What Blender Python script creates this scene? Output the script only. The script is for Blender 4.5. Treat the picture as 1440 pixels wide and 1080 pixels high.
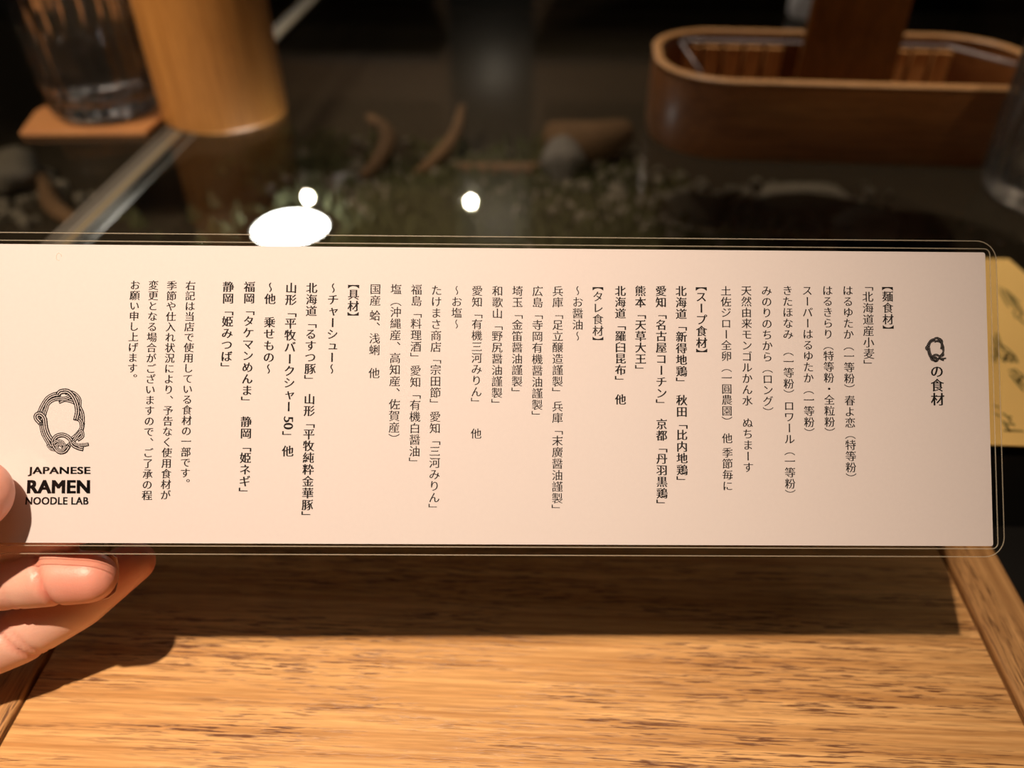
import bpy, bmesh, math, random
from mathutils import Vector, Matrix
random.seed(7)
for o in list(bpy.data.objects): bpy.data.objects.remove(o)
sc = bpy.context.scene
COL = sc.collection

# ------------------------------------------------------------------ camera
F = 1080.0
PITCH, YAW = math.radians(38.9), math.radians(2.35)
CAM = Vector((0, 0, .22))
FW = Vector((-math.sin(YAW)*math.cos(PITCH), math.cos(YAW)*math.cos(PITCH), -math.sin(PITCH)))
RT = Vector((math.cos(YAW), math.sin(YAW), 0))
UP = RT.cross(FW)
cd = bpy.data.cameras.new('camera')
cam = bpy.data.objects.new('camera', cd); COL.objects.link(cam)
cam.matrix_world = Matrix((( RT.x, UP.x, -FW.x, CAM.x), (RT.y, UP.y, -FW.y, CAM.y), (RT.z, UP.z, -FW.z, CAM.z), (0, 0, 0, 1)))
cd.sensor_width = 9.8; cd.lens = 7.35; cd.clip_start = .01; cd.clip_end = 50
cd.dof.use_dof = True; cd.dof.focus_distance = .205; cd.dof.aperture_fstop = 1.75
sc.camera = cam
def ray(x, y): return FW + RT*((x-720)/F) - UP*((y-540)/F)
def at(x, y, z):                       # a pixel of the photograph measured onto the level z
    r = ray(x, y); return CAM + r*((z-CAM.z)/r.z)
def dep(x, y, d): return CAM + ray(x, y)*d

# ------------------------------------------------------------------ world, exposure, main light
w = bpy.data.worlds.new('world'); sc.world = w; w.use_nodes = True
w.node_tree.nodes['Background'].inputs[0].default_value = (.9, .8, .7, 1)
w.node_tree.nodes['Background'].inputs[1].default_value = .02
sc.view_settings.view_transform = 'Standard'; sc.view_settings.look = 'None'
sc.view_settings.gamma = 1; sc.view_settings.use_curve_mapping = False
sc.view_settings.exposure = 0
def look(o, target): o.rotation_euler = (Vector(target)-o.location).to_track_quat('-Z', 'Y').to_euler()
def spot(name, loc, target, power, size, angle, blend, col):
    l = bpy.data.lights.new(name, 'SPOT'); l.energy = power; l.shadow_soft_size = size
    l.spot_size = math.radians(angle); l.spot_blend = blend; l.color = col
    o = bpy.data.objects.new(name, l); COL.objects.link(o); o.location = loc; look(o, target); return o
KEY = (-.107, -.023, .80)
spot('key_downlight', KEY, (-.14, .11, .05), 38, .0095, 58, 1, (1, .785, .61))
FILL = (.5, .1, 2.1)
spot('side_fill_spot', FILL, (.31, .39, 0), 48, .03, 14, 1, (1, .8, .58))  # added fill spot, brightens the yellow card and the right glass
LEFT = (-.80, -.15, 1.25)
spot('left_downlight', LEFT, (-.27, .50, .05), 80, .03, 24, 1, (1, .82, .62))
BACKL = (-.3, 1.0, 2.1)
spot('back_downlight', BACKL, (.10, .64, 0), 95, .03, 23, .8, (1, .84, .68))
al = bpy.data.lights.new('ceiling_fill', 'AREA'); al.shape = 'RECTANGLE'; al.size = 1.2; al.size_y = .5; al.energy = 2.4; al.color = (1, .82, .66)  # added soft area light that lifts the shadows
ao = bpy.data.objects.new('ceiling_fill', al); COL.objects.link(ao); ao.location = (0, -.5, 2.25)

# ------------------------------------------------------------------ helpers
def newmat(name):
    m = bpy.data.materials.new(name); m.use_nodes = True; nt = m.node_tree
    return m, nt, nt.nodes['Principled BSDF'], nt.nodes['Material Output']
def plain(name, col, rough=.5, metal=0, spec=.5, emit=None, es=0, noise=0, nscale=60, bump=0):
    m, nt, b, out = newmat(name)
    b.inputs['Base Color'].default_value = (*col, 1); b.inputs['Roughness'].default_value = rough
    b.inputs['Metallic'].default_value = metal; b.inputs['Specular IOR Level'].default_value = spec
    if emit: b.inputs['Emission Color'].default_value = (*emit, 1); b.inputs['Emission Strength'].default_value = es
    if noise or bump:
        tc = nt.nodes.new('ShaderNodeTexCoord'); n = nt.nodes.new('ShaderNodeTexNoise'); n.inputs['Scale'].default_value = nscale; n.inputs['Detail'].default_value = 6
        nt.links.new(tc.outputs['Object'], n.inputs['Vector'])
        if noise:
            mx = nt.nodes.new('ShaderNodeMix'); mx.data_type = 'RGBA'
            mx.inputs[6].default_value = (*[c*(1-noise) for c in col], 1); mx.inputs[7].default_value = (*[min(1, c*(1+noise)) for c in col], 1)
            nt.links.new(n.outputs['Fac'], mx.inputs[0]); nt.links.new(mx.outputs[2], b.inputs['Base Color'])
        if bump:
            bp = nt.nodes.new('ShaderNodeBump'); bp.inputs['Strength'].default_value = bump; bp.inputs['Distance'].default_value = .001
            nt.links.new(n.outputs['Fac'], bp.inputs['Height']); nt.links.new(bp.outputs[0], b.inputs['Normal'])
    return m
def wood(name, light, dark, pore, axis='x', rough=.42, pores=1.0, scale=1.0, coat=0, contrast=1.0):
    """wood grain running along one axis: broad bands, fine fibres and short dark pores"""
    m, nt, b, out = newmat(name); N = nt.nodes.new; L = nt.links.new
    tc = N('ShaderNodeTexCoord')
    def stretched(s_long, s_cross, detail, dist=0.0, rgh=.6):
        mp = N('ShaderNodeMapping')
        s = {'x': (s_long, s_cross, s_cross), 'y': (s_cross, s_long, s_cross), 'z': (s_cross, s_cross, s_long)}[axis]
        mp.inputs['Scale'].default_value = [q*scale for q in s]; L(tc.outputs['Object'], mp.inputs['Vector'])
        n = N('ShaderNodeTexNoise'); n.inputs['Scale'].default_value = 1; n.inputs['Detail'].default_value = detail
        n.inputs['Distortion'].default_value = dist; n.inputs['Roughness'].default_value = rgh
        L(mp.outputs[0], n.inputs['Vector']); return n
    def ramp(src, p0, p1, c0=(0, 0, 0, 1), c1=(1, 1, 1, 1)):
        r = N('ShaderNodeValToRGB'); r.color_ramp.elements[0].position = p0; r.color_ramp.elements[1].position = p1
        r.color_ramp.elements[0].color = c0; r.color_ramp.elements[1].color = c1; L(src, r.inputs[0]); return r
    bands = ramp(stretched(6, 380, 6, .2).outputs['Fac'], .5-.13/contrast, .5+.13/contrast)
    mx = N('ShaderNodeMix'); mx.data_type = 'RGBA'; mx.inputs[6].default_value = (*dark, 1); mx.inputs[7].default_value = (*light, 1)
    L(bands.outputs[0], mx.inputs[0])
    fib = ramp(stretched(60, 1500, 3).outputs['Fac'], .35, .65, (.80, .78, .75, 1), (1.06, 1.06, 1.06, 1))
    m2 = N('ShaderNodeMix'); m2.data_type = 'RGBA'; m2.blend_type = 'MULTIPLY'; m2.inputs[0].default_value = 1
    L(mx.outputs[2], m2.inputs[6]); L(fib.outputs[0], m2.inputs[7])
    p = ramp(stretched(95, 2100, 2, .1).outputs['Fac'], .53, .60)
    pz = ramp(stretched(14, 120, 3).outputs['Fac'], .38, .58)
    ml = N('ShaderNodeMath'); ml.operation = 'MULTIPLY'; L(p.outputs[0], ml.inputs[0]); L(pz.outputs[0], ml.inputs[1])
    mk = N('ShaderNodeMath'); mk.operation = 'MULTIPLY'; mk.inputs[1].default_value = pores; L(ml.outputs[0], mk.inputs[0])
    m3 = N('ShaderNodeMix'); m3.data_type = 'RGBA'; L(mk.outputs[0], m3.inputs[0]); L(m2.outputs[2], m3.inputs[6]); m3.inputs[7].default_value = (*pore, 1)
    L(m3.outputs[2], b.inputs['Base Color'])
    bp = N('ShaderNodeBump'); bp.inputs['Strength'].default_value = .35; bp.inputs['Distance'].default_value = .0004; bp.invert = True
    L(mk.outputs[0], bp.inputs['Height'])
    bp2 = N('ShaderNodeBump'); bp2.inputs['Strength'].default_value = .12; bp2.inputs['Distance'].default_value = .0003
    L(fib.outputs[0], bp2.inputs['Height']); L(bp.outputs[0], bp2.inputs['Normal']); L(bp2.outputs[0], b.inputs['Normal'])
    b.inputs['Roughness'].default_value = rough; b.inputs['Coat Weight'].default_value = coat; b.inputs['Coat Roughness'].default_value = .25
    return m
def tag(o, label=None, cat=None, group=None, kind=None):
    for k, v in (('label', label), ('category', cat), ('group', group), ('kind', kind)):
        if v: o[k] = v
    return o
def root_of(o):
    while o.parent: o = o.parent
    return o
def empty(name, loc, label, cat, group=None, mat=None):
    o = bpy.data.objects.new(name, None); COL.objects.link(o); o.empty_display_size = .01
    if mat is not None: o.matrix_world = mat
    else: o.location = loc
    tag(o, label, cat, group); return o
def mesh(name, verts, faces, m, parent=None, smooth=False, local=False):
    """one mesh object; verts in world space (or in the thing's own space with local=True)"""
    off = Vector((0, 0, 0))
    if parent is not None and not local: off = root_of(parent).location
    me = bpy.data.meshes.new(name)
    me.from_pydata([tuple(Vector(v)-off) for v in verts], [], faces); me.update()
    o = bpy.data.objects.new(name, me); COL.objects.link(o); me.materials.append(m)
    if parent is not None: o.parent = parent
    if smooth:
        for p in me.polygons: p.use_smooth = True
    return o
def bevel(o, wd, seg=3):
    b = o.modifiers.new('b', 'BEVEL'); b.width = wd; b.segments = seg; b.limit_method = 'ANGLE'; b.angle_limit = math.radians(40)
    for p in o.data.polygons: p.use_smooth = True
    n = o.modifiers.new('w', 'WEIGHTED_NORMAL'); n.keep_sharp = True
    return o
def box(name, lo, hi, m, parent=None, bev=0, local=False, rz=0, piv=None):
    x0, y0, z0 = lo; x1, y1, z1 = hi
    v = [Vector(q) for q in ((x0, y0, z0), (x1, y0, z0), (x1, y1, z0), (x0, y1, z0), (x0, y0, z1), (x1, y0, z1), (x1, y1, z1), (x0, y1, z1))]
    if rz:
        R = Matrix.Rotation(rz, 3, 'Z'); c = Vector(piv) if piv else (v[0]+v[6])/2; v = [R @ (q-c)+c for q in v]
    o = mesh(name, v, [(0, 3, 2, 1), (4, 5, 6, 7), (0, 1, 5, 4), (1, 2, 6, 5), (2, 3, 7, 6), (3, 0, 4, 7)], m, parent, local=local)
    if bev: bevel(o, bev)
    return o
def lathe(name, prof, c, m, parent=None, seg=64, rmod=None, closed=False):
    """prof: (r, z) from start to end; rmod(theta, r, z) may shape the radius"""
    v, f = [], []
    for (r, z) in prof:
        for i in range(seg):
            t = 2*math.pi*i/seg; rr = rmod(t, r, z) if rmod else r
            v.append((c[0]+rr*math.cos(t), c[1]+rr*math.sin(t), c[2]+z))
    n = len(prof)
    for k in range(n-1 if not closed else n):
        a = k*seg; b_ = ((k+1) % n)*seg
        for i in range(seg): j = (i+1) % seg; f.append((a+i, a+j, b_+j, b_+i))
    if not closed:
        if prof[0][0] > 1e-6: f.append(tuple(range(seg))[::-1])
        if prof[-1][0] > 1e-6: f.append(tuple(range((n-1)*seg, n*seg)))
    return mesh(name, v, f, m, parent, smooth=True)
def tube(name, pts, r, m, parent=None, seg=10, local=False):
    v, f = [], []; pts = [Vector(p) for p in pts]; up0 = Vector((0, 0, 1))
    for k, p in enumerate(pts):
        d = (pts[min(k+1, len(pts)-1)]-pts[max(k-1, 0)]).normalized()
        s = d.cross(up0)
        if s.length < 1e-3: s = d.cross(Vector((1, 0, 0)))
        s.normalize(); u = s.cross(d); rr = r[k] if isinstance(r, (list, tuple)) else r
        for i in range(seg):
            t = 2*math.pi*i/seg; v.append(p+(s*math.cos(t)+u*math.sin(t))*rr)
    for k in range(len(pts)-1):
        for i in range(seg): j = (i+1) % seg; f.append((k*seg+i, k*seg+j, (k+1)*seg+j, (k+1)*seg+i))
    f.append(tuple(range(seg))[::-1]); f.append(tuple(range((len(pts)-1)*seg, len(pts)*seg)))
    return mesh(name, v, f, m, parent, smooth=True, local=local)
def spline(pts, n=8):
    pts = [Vector(p) for p in pts]; out = []
    P = [pts[0]*2-pts[1]]+pts+[pts[-1]*2-pts[-2]]
    for i in range(1, len(P)-2):
        for k in range(n):
            t = k/n; a, b, c, d = P[i-1:i+3]
            out.append(.5*((2*b)+(c-a)*t+(2*a-5*b+4*c-d)*t*t+(-a+3*b-3*c+d)*t**3))
    out.append(pts[-1]); return out

# ------------------------------------------------------------------ materials
M_oak = wood('oak_panel', (.80, .455, .175), (.54, .265, .085), (.16, .06, .02), 'x')
M_oak_rail = wood('oak_rail', (.62, .34, .13), (.42, .21, .075), (.14, .06, .02), 'y')
M_cup = wood('cup_wood', (.66, .29, .07), (.50, .20, .042), (.30, .11, .03), 'z', rough=.4, pores=.35, coat=.2)
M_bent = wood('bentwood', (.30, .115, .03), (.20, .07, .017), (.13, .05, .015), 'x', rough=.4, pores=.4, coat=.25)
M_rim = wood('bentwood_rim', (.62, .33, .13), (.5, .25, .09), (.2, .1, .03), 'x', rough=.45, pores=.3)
M_slat = wood('slat_wood', (.80, .42, .15), (.62, .30, .09), (.2, .08, .02), 'z', rough=.5, pores=.3)
M_divider = wood('divider_wood', (.24, .085, .014), (.15, .05, .008), (.06, .02, .01), 'z', rough=.3, pores=.5, coat=.4)
M_coaster = wood('coaster_wood', (.60, .27, .09), (.45, .18, .06), (.2, .07, .02), 'x', rough=.5, pores=.5)
M_darkwood = wood('dark_wood', (.07, .045, .03), (.04, .026, .018), (.02, .012, .01), 'x', rough=.5)
M_midwood = wood('mid_wood', (.22, .13, .07), (.14, .08, .04), (.05, .03, .02), 'x', rough=.5)
M_wall = plain('dark_plaster', (.055, .045, .038), .8, noise=.3, nscale=3)
M_floor = plain('dark_floor', (.04, .035, .03), .6, noise=.3, nscale=5)
M_ledge = plain('black_ledge', (.012, .011, .010), .3)
M_steel = plain('brushed_steel', (.19, .17, .14), .38, metal=.35)
M_brass = plain('aged_brass', (.42, .33, .17), .3, metal=.4)
M_bed = plain('dark_gravel', (.075, .062, .045), .9, noise=.5, nscale=300, bump=.5)
M_moss = plain('moss', (.16, .175, .09), .95, noise=.6, nscale=200, bump=.6)
M_rock = plain('pale_rock', (.42, .40, .36), .8, noise=.35, nscale=60, bump=.6)
M_rock2 = plain('grey_rock', (.42, .42, .44), .8, noise=.4, nscale=60, bump=.6)
M_drift = plain('driftwood', (.36, .23, .14), .8, noise=.4, nscale=80, bump=.4)
M_white = plain('white_ceramic', (.85, .85, .88), .25, noise=.05)
M_ink = plain('black_ink', (.012, .010, .010), .6, spec=.2)
M_logo_light = plain('logo_paper_tone', (.62, .50, .42), .5)
M_nail = plain('nail', (.80, .50, .40), .25)
M_lampshade = plain('black_lamp_metal', (.02, .02, .02), .4)
def emis(name, col, s):
    m, nt, b, out = newmat(name); nt.nodes.remove(b); e = nt.nodes.new('ShaderNodeEmission')
    e.inputs[0].default_value = (*col, 1); e.inputs[1].default_value = s; nt.links.new(e.outputs[0], out.inputs[0]); return m
M_bulb_big = emis('recessed_lamp_light', (.93, .97, 1), 30)
M_bulb = emis('small_bulb_light', (1, .86, .66), 900)
M_lens = emis('downlight_lens', (1, .85, .65), 3)

def paper_mat():
    m, nt, b, out = newmat('card_paper')
    tc = nt.nodes.new('ShaderNodeTexCoord'); n = nt.nodes.new('ShaderNodeTexNoise'); n.inputs['Scale'].default_value = 900; n.inputs['Detail'].default_value = 4
    nt.links.new(tc.outputs['Object'], n.inputs['Vector'])
    mx = nt.nodes.new('ShaderNodeMix'); mx.data_type = 'RGBA'; mx.inputs[6].default_value = (.80, .735, .735, 1); mx.inputs[7].default_value = (.84, .775, .77, 1)
    nt.links.new(n.outputs['Fac'], mx.inputs[0]); nt.links.new(mx.outputs[2], b.inputs['Base Color']); b.inputs['Roughness'].default_value = .6
    b.inputs['Specular IOR Level'].default_value = .25
    return m
M_paper = paper_mat()
def film_mat(name, tint, gloss_rough, fac_scale=1.0):
    """clear sheet: light passes straight through, with a Fresnel gloss on top"""
    m, nt, b, out = newmat(name); nt.nodes.remove(b); N = nt.nodes.new
    t = N('ShaderNodeBsdfTransparent'); t.inputs[0].default_value = (*tint, 1)
    g = N('ShaderNodeBsdfGlossy'); g.inputs['Roughness'].default_value = gloss_rough
    fr = N('ShaderNodeFresnel'); fr.inputs['IOR'].default_value = 1.45
    mu = N('ShaderNodeMath'); mu.operation = 'MULTIPLY'; mu.inputs[1].default_value = fac_scale
    mx = N('ShaderNodeMixShader'); nt.links.new(fr.outputs[0], mu.inputs[0])
    ge = N('ShaderNodeNewGeometry'); inv = N('ShaderNodeMath'); inv.operation = 'SUBTRACT'; inv.inputs[0].default_value = 1     # gloss on the side light enters by
    m3 = N('ShaderNodeMath'); m3.operation = 'MULTIPLY'; m3.use_clamp = True
    nt.links.new(ge.outputs['Backfacing'], inv.inputs[1]); nt.links.new(inv.outputs[0], m3.inputs[0]); nt.links.new(mu.outputs[0], m3.inputs[1]); nt.links.new(m3.outputs[0], mx.inputs[0])
    nt.links.new(t.outputs[0], mx.inputs[1]); nt.links.new(g.outputs[0], mx.inputs[2]); nt.links.new(mx.outputs[0], out.inputs[0])
    return m, nt, g
M_film = film_mat('laminate_film', (.93, .92, .90), .06)[0]
M_seam = plain('laminate_edge', (.85, .78, .62), .25); M_seam.node_tree.nodes['Principled BSDF'].inputs['Alpha'].default_value = .24
M_acrylic = film_mat('clear_acrylic', (.97, .97, .97), .1, 2.5)[0]
def glasstop():
    m, nt, g = film_mat('smoked_counter_glass', (.74, .72, .68), .02, 1.0)
    n = nt.nodes.new('ShaderNodeTexNoise'); n.inputs['Scale'].default_value = 9; n.inputs['Detail'].default_value = 5; n.inputs['Distortion'].default_value = 2.5
    tc = nt.nodes.new('ShaderNodeTexCoord'); nt.links.new(tc.outputs['Object'], n.inputs['Vector'])
    r = nt.nodes.new('ShaderNodeMapRange'); r.inputs['From Min'].default_value = .35; r.inputs['From Max'].default_value = .75
    r.inputs['To Min'].default_value = .0; r.inputs['To Max'].default_value = .05
    nt.links.new(n.outputs['Fac'], r.inputs['Value']); nt.links.new(r.outputs[0], g.inputs['Roughness'])
    return m
M_glasstop = glasstop()
def glass_mat(name, col=(1, 1, 1), ior=1.45, rough=0):
    m, nt, b, out = newmat(name)
    b.inputs['Base Color'].default_value = (*col, 1); b.inputs['Transmission Weight'].default_value = 1
    b.inputs['IOR'].default_value = ior; b.inputs['Roughness'].default_value = rough
    return m
M_glass = glass_mat('tumbler_glass', (.99, .99, 1), rough=.08)
M_glass2 = glass_mat('ribbed_glass_satin', (.95, .88, .80), rough=.2)
M_water = glass_mat('water', (.98, .99, 1), 1.33)
M_yellow = plain('yellow_card', (.86, .56, .18), .55, noise=.06, nscale=25)
M_yellow_ink = plain('olive_ink', (.24, .18, .05), .6)
def skin_mat():
    m, nt, b, out = newmat('skin'); N = nt.nodes.new; L = nt.links.new
    tc = N('ShaderNodeTexCoord'); n = N('ShaderNodeTexNoise'); n.inputs['Scale'].default_value = 90; n.inputs['Detail'].default_value = 4
    L(tc.outputs['Object'], n.inputs['Vector'])
    mx = N('ShaderNodeMix'); mx.data_type = 'RGBA'; mx.inputs[6].default_value = (.70, .36, .27, 1); mx.inputs[7].default_value = (.82, .50, .37, 1)
    L(n.outputs['Fac'], mx.inputs[0])
    at_ = N('ShaderNodeAttribute'); at_.attribute_name = 'flush'
    m2 = N('ShaderNodeMix'); m2.data_type = 'RGBA'; m2.inputs[7].default_value = (.76, .24, .17, 1)
    L(at_.outputs['Fac'], m2.inputs[0]); L(mx.outputs[2], m2.inputs[6]); L(m2.outputs[2], b.inputs['Base Color'])
    b.inputs['Roughness'].default_value = .42; b.inputs['Subsurface Weight'].default_value = .25
    b.inputs['Subsurface Radius'].default_value = (1, .35, .2); b.inputs['Subsurface Scale'].default_value = .002
    n2 = N('ShaderNodeTexNoise'); n2.inputs['Scale'].default_value = 1800; n2.inputs['Detail'].default_value = 3; L(tc.outputs['Object'], n2.inputs['Vector'])
    bp = N('ShaderNodeBump'); bp.inputs['Strength'].default_value = .15; bp.inputs['Distance'].default_value = .0003
    L(n2.outputs['Fac'], bp.inputs['Height']); L(bp.outputs[0], b.inputs['Normal'])
    return m
M_skin = skin_mat()
M_sleeve = plain('dark_sleeve', (.03, .03, .035), .9)

# ------------------------------------------------------------------ the room (setting)
def struct(o): o['kind'] = 'structure'; return o
struct(box('floor', (-2.5, -1.6, -.80), (2.5, 3.6, -.75), M_floor))
struct(box('ceiling', (-2.5, -1.6, 2.4), (2.5, 3.6, 2.45), M_wall))
struct(box('wall_left', (-2.55, -1.6, -.75), (-2.5, 3.6, 2.4), M_wall))
struct(box('wall_right', (2.5, -1.6, -.75), (2.55, 3.6, 2.4), M_wall))
struct(box('wall_front', (-2.5, -1.65, -.75), (2.5, -1.6, 2.4), M_wall))
wb = struct(box('wall_back', (-2.5, 3.6, -.75), (2.5, 3.65, 2.4), M_wall))

# counter: low ledge under the tray, raised glass-topped display behind it
GT = .030                                   # level of the glass top
cn = empty('bar_counter', (0, .5, -.75), 'dark bar counter with raised smoked glass top and a black lower ledge', 'counter')
box('ledge', (-1.3, -.25, -.045), (1.3, .2085, -.0135), M_ledge, cn, .001)
box('ledge_front', (-1.25, -.20, -.75), (1.25, -.17, -.045), M_darkwood, cn)
box('display_front', (-1.3, .2085, -.75), (1.3, .2165, GT-.006), M_ledge, cn)
box('display_back', (-1.3, 1.16, -.75), (1.3, 1.19, GT-.006), M_ledge, cn)
box('display_bed', (-1.3, .2165, -.055), (1.3, 1.16, -.045), M_bed, cn)
SX = -.2445
box('glass_pane', (-1.3, .2085, GT-.006), (SX-.0085, 1.19, GT), M_glasstop, cn)
box('glass_pane', (SX+.0065, .2085, GT-.006), (1.3, 1.19, GT), M_glasstop, cn)
st = box('seam_strip', (SX-.0085, .2085, GT-.008), (SX+.0065, 1.19, GT+.0002), M_steel, cn)
for (a, b2) in ((-.0055, -.0043), (.0030, .0046)):
    box('strip_groove', (SX+a, .2085, GT+.0002), (SX+b2, 1.19, GT+.0006), M_brass if a > 0 else M_ledge, cn)

# things lying under the glass ------------------------------------------------
def blob(name, c, r, m, seed, flat=.6, label=None, cat=None, group=None, parent=None, kind=None, sub=3):
    rnd = random.Random(seed); bm = bmesh.new(); bmesh.ops.create_icosphere(bm, subdivisions=sub, radius=1)
    ph = [rnd.uniform(0, 6.28) for _ in range(9)]; st_ = [rnd.uniform(.8, 1.25) for _ in range(2)]
    for v in bm.verts:
        x, y, z = v.co
        k = 1+.16*math.sin(2.3*x+ph[0])*math.cos(2.1*y+ph[1])+.10*math.sin(4.7*y+ph[2]+3*z)+.06*math.sin(9*x+ph[3])*math.sin(8*z+ph[4])+.04*math.sin(15*y+ph[5])
        v.co = Vector((x*k*st_[0], y*k*st_[1], z*k*flat))*r
    me = bpy.data.meshes.new(name); bm.to_mesh(me); bm.free(); me.materials.append(m)
    for p in me.polygons: p.use_smooth = True
    o = bpy.data.objects.new(name, me); COL.objects.link(o)
    o.location = Vector(c)+Vector((0, 0, r*flat*.8)); tag(o, label, cat, group, kind)
    return o
BED = -.045
def under(px, py, h=.0): return at(px, py, BED+h)
rocks = [('pale rock under the counter glass left of the metal strip', 22, 268, .022, M_rock, .8),
         ('grey rock under the glass just behind the menu card, middle right', 790, 250, .022, M_rock2, .8),
         ('pale mottled rock under the glass at the left end of the wooden box', 975, 302, .021, M_rock, .35),
         ('flat grey rock under the glass below the front of the wooden box', 1130, 290, .032, M_rock, .2),
         ('small tan pebble under the glass right of the reflected bulbs', 868, 280, .008, M_rock, .8),
         ('small dark grey stone under the glass at the right behind the card', 1215, 330, .024, M_rock2, .4),
         ('small grey stone under the glass between the cup and the bulb reflections', 487, 262, .010, M_rock2, .7)]
for i, (lb, px, py, r, m, fl) in enumerate(rocks):
    p = under(px, py); blob('rock', (p.x, p.y, BED), r, m, i+3, fl, lb, 'rock')
# moss: one uncountable carpet of little tufts
mv, mf = [], []
gpx, gpy = under(410, 328).x, under(410, 328).y
rnd = random.Random(5)
for cpx, cpy, sx, sy, n in ((590, 300, .05, .03, 420), (700, 260, .055, .035, 520), (830, 300, .05, .03, 300), (660, 330, .09, .02, 300), (930, 345, .05, .012, 160), (430, 230, .03, .03, 130)):
    c = under(cpx, cpy)
    for _ in range(n):
        x, y = rnd.gauss(c.x, sx), rnd.gauss(c.y, sy)
        if not (.225 < y < 1.1) or math.hypot(x-gpx, y-gpy) < .038: continue
        s = rnd.uniform(.003, .009); h = rnd.uniform(.004, .016); a = rnd.uniform(0, 6.28); b0 = len(mv)
        for k in range(4): mv.append((x+s*math.cos(a+k*1.57), y+s*math.sin(a+k*1.57), BED))
        mv.append((x+rnd.uniform(-.002, .002), y+rnd.uniform(-.002, .002), BED+h))
        for k in range(4): mf.append((b0+k, b0+(k+1) % 4, b0+4))
tag(mesh('moss', mv, mf, M_moss), 'dark green moss growing on the bed under the counter glass', 'moss', kind='stuff')
gv, gf = [], []
for cpx, cpy, sx, sy, n in ((1000, 318, .035, .02, 120), (850, 285, .05, .03, 160), (760, 250, .04, .02, 70), (520, 262, .03, .03, 80), (20, 290, .03, .03, 60), (1130, 300, .04, .02, 70)):
    c = under(cpx, cpy)
    for _ in range(n):
        x, y = rnd.gauss(c.x, sx), rnd.gauss(c.y, sy)
        if not (.225 < y < 1.1) or math.hypot(x-gpx, y-gpy) < .04: continue
        s = rnd.uniform(.002, .0055); a = rnd.uniform(0, 1); b0 = len(gv)
        for h, k2 in ((0, 1.), (.5, 1.05), (1., .45)):
            for k in range(6): gv.append((x+s*k2*math.cos(a+k*1.047), y+s*k2*.8*math.sin(a+k*1.047), BED+.0002+h*s*1.1+.003*(h > 0)))
        for l in range(2):
            for k in range(6): gf.append((b0+l*6+k, b0+l*6+(k+1) % 6, b0+l*6+6+(k+1) % 6, b0+l*6+6+k))
        gf.append(tuple(b0+12+k for k in range(6)))
tag(mesh('gravel', gv, gf, M_rock), 'pale gravel scattered among the moss under the counter glass', 'gravel', kind='stuff')
def drift(pts, r, lb, m=M_drift):
    P = spline([under(a, b, h) for a, b, h in pts], 6)
    n = len(P); o = tube('driftwood', P, [r*(.35+.65*math.sin(math.pi*(.12+.8*i/n))) for i in range(n)], m, None, 8)
    tag(o, lb, 'driftwood')
drift([(650, 150, .03), (640, 190, .02), (612, 225, .01), (585, 245, .005)], .006, 'curved brown driftwood stick under the glass left of the central dark panel')
drift([(520, 165, .02), (545, 190, .02), (530, 230, .01), (510, 250, .006)], .007, 'short forked driftwood lump under the glass near the left bulb reflection')
drift([(640, 236, .006), (720, 240, .008), (790, 236, .006)], .007, 'straight brown driftwood piece under the glass right of the curved stick')
drift([(880, 185, .021), (830, 200, .020), (770, 190, .021)], .018, 'thick pale driftwood log under the glass left of the wooden box', M_drift)
drift([(60, 250, .01), (75, 290, .01), (120, 320, .01)], .007, 'thin driftwood twig under the glass beside the pale rock at left')

# ------------------------------------------------------------------ tray
XL, XR, YB = -.1523, .1465, .200
tr = empty('serving_tray', (0, 0, -.0135), 'oak serving tray with flush side rails lying under the menu card', 'tray')
box('panel', (XL+.0006, -.057, -.010), (XR-.0006, YB-.015, 0), M_oak, tr, .0003)
box('underside_board', (XL-.004, -.06, -.0134), (XR+.004, YB, -.0105), M_oak, tr)
for (a, b2, nm) in ((XL-.0185, XL, 'rail'), (XR, XR+.0185, 'rail')):
    box(nm, (a, -.075, -.0135), (b2, YB+.003, .0022), M_oak_rail, tr, .0016)
M_oak_bar = M_oak
box('rail', (XL-.0005, YB-.0145, -.0135), (XR+.0005, YB+.003, .0022), M_oak_bar, tr, .0016)
box('rail', (XL-.0005, -.075, -.0135), (XR+.0005, -.0575, .0022), M_oak_bar, tr, .0016)

# ------------------------------------------------------------------ menu card
# its pose, from the vanishing points of its own edges
ex = (RT*81280 + UP*(-513) + FW*1080).normalized()
ey = (RT*87 + UP*20120 + FW*1080).normalized()
ey = (ey-ex*ey.dot(ex)).normalized(); ez = ex.cross(ey)      # ez points to the reader
C0 = dep(700, 560, .203)
CM = Matrix(((ex.x, ey.x, ez.x, C0.x), (ex.y, ey.y, ez.y, C0.y), (ex.z, ey.z, ez.z, C0.z), (0, 0, 0, 1)))
def card(px, py):
    r = ray(px, py); t = (C0-CAM).dot(ez)/r.dot(ez); q = CAM+r*t-C0
    return Vector((q.dot(ex), q.dot(ey)))
mc = empty('menu_card', None, 'white laminated ingredient card with vertical black Japanese text held by the hand', 'menu card', mat=CM)
tl, trc, brc, bl = card(0, 343), card(1385, 355), card(1397, 768), card(-17, 763)
u1 = (trc.x+brc.x)/2; v1 = (tl.y+trc.y)/2; v0 = (bl.y+brc.y)/2; u0 = u1-.300
def rrect(a0, b0, a1, b1, r, n=8):
    out = []
    for (cx, cy, s) in ((a1-r, b1-r, 0), (a0+r, b1-r, 1), (a0+r, b0+r, 2), (a1-r, b0+r, 3)):
        for k in range(n+1):
            t = (s+k/n)*math.pi/2; out.append((cx+r*math.cos(t), cy+r*math.sin(t)))
    return out
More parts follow.
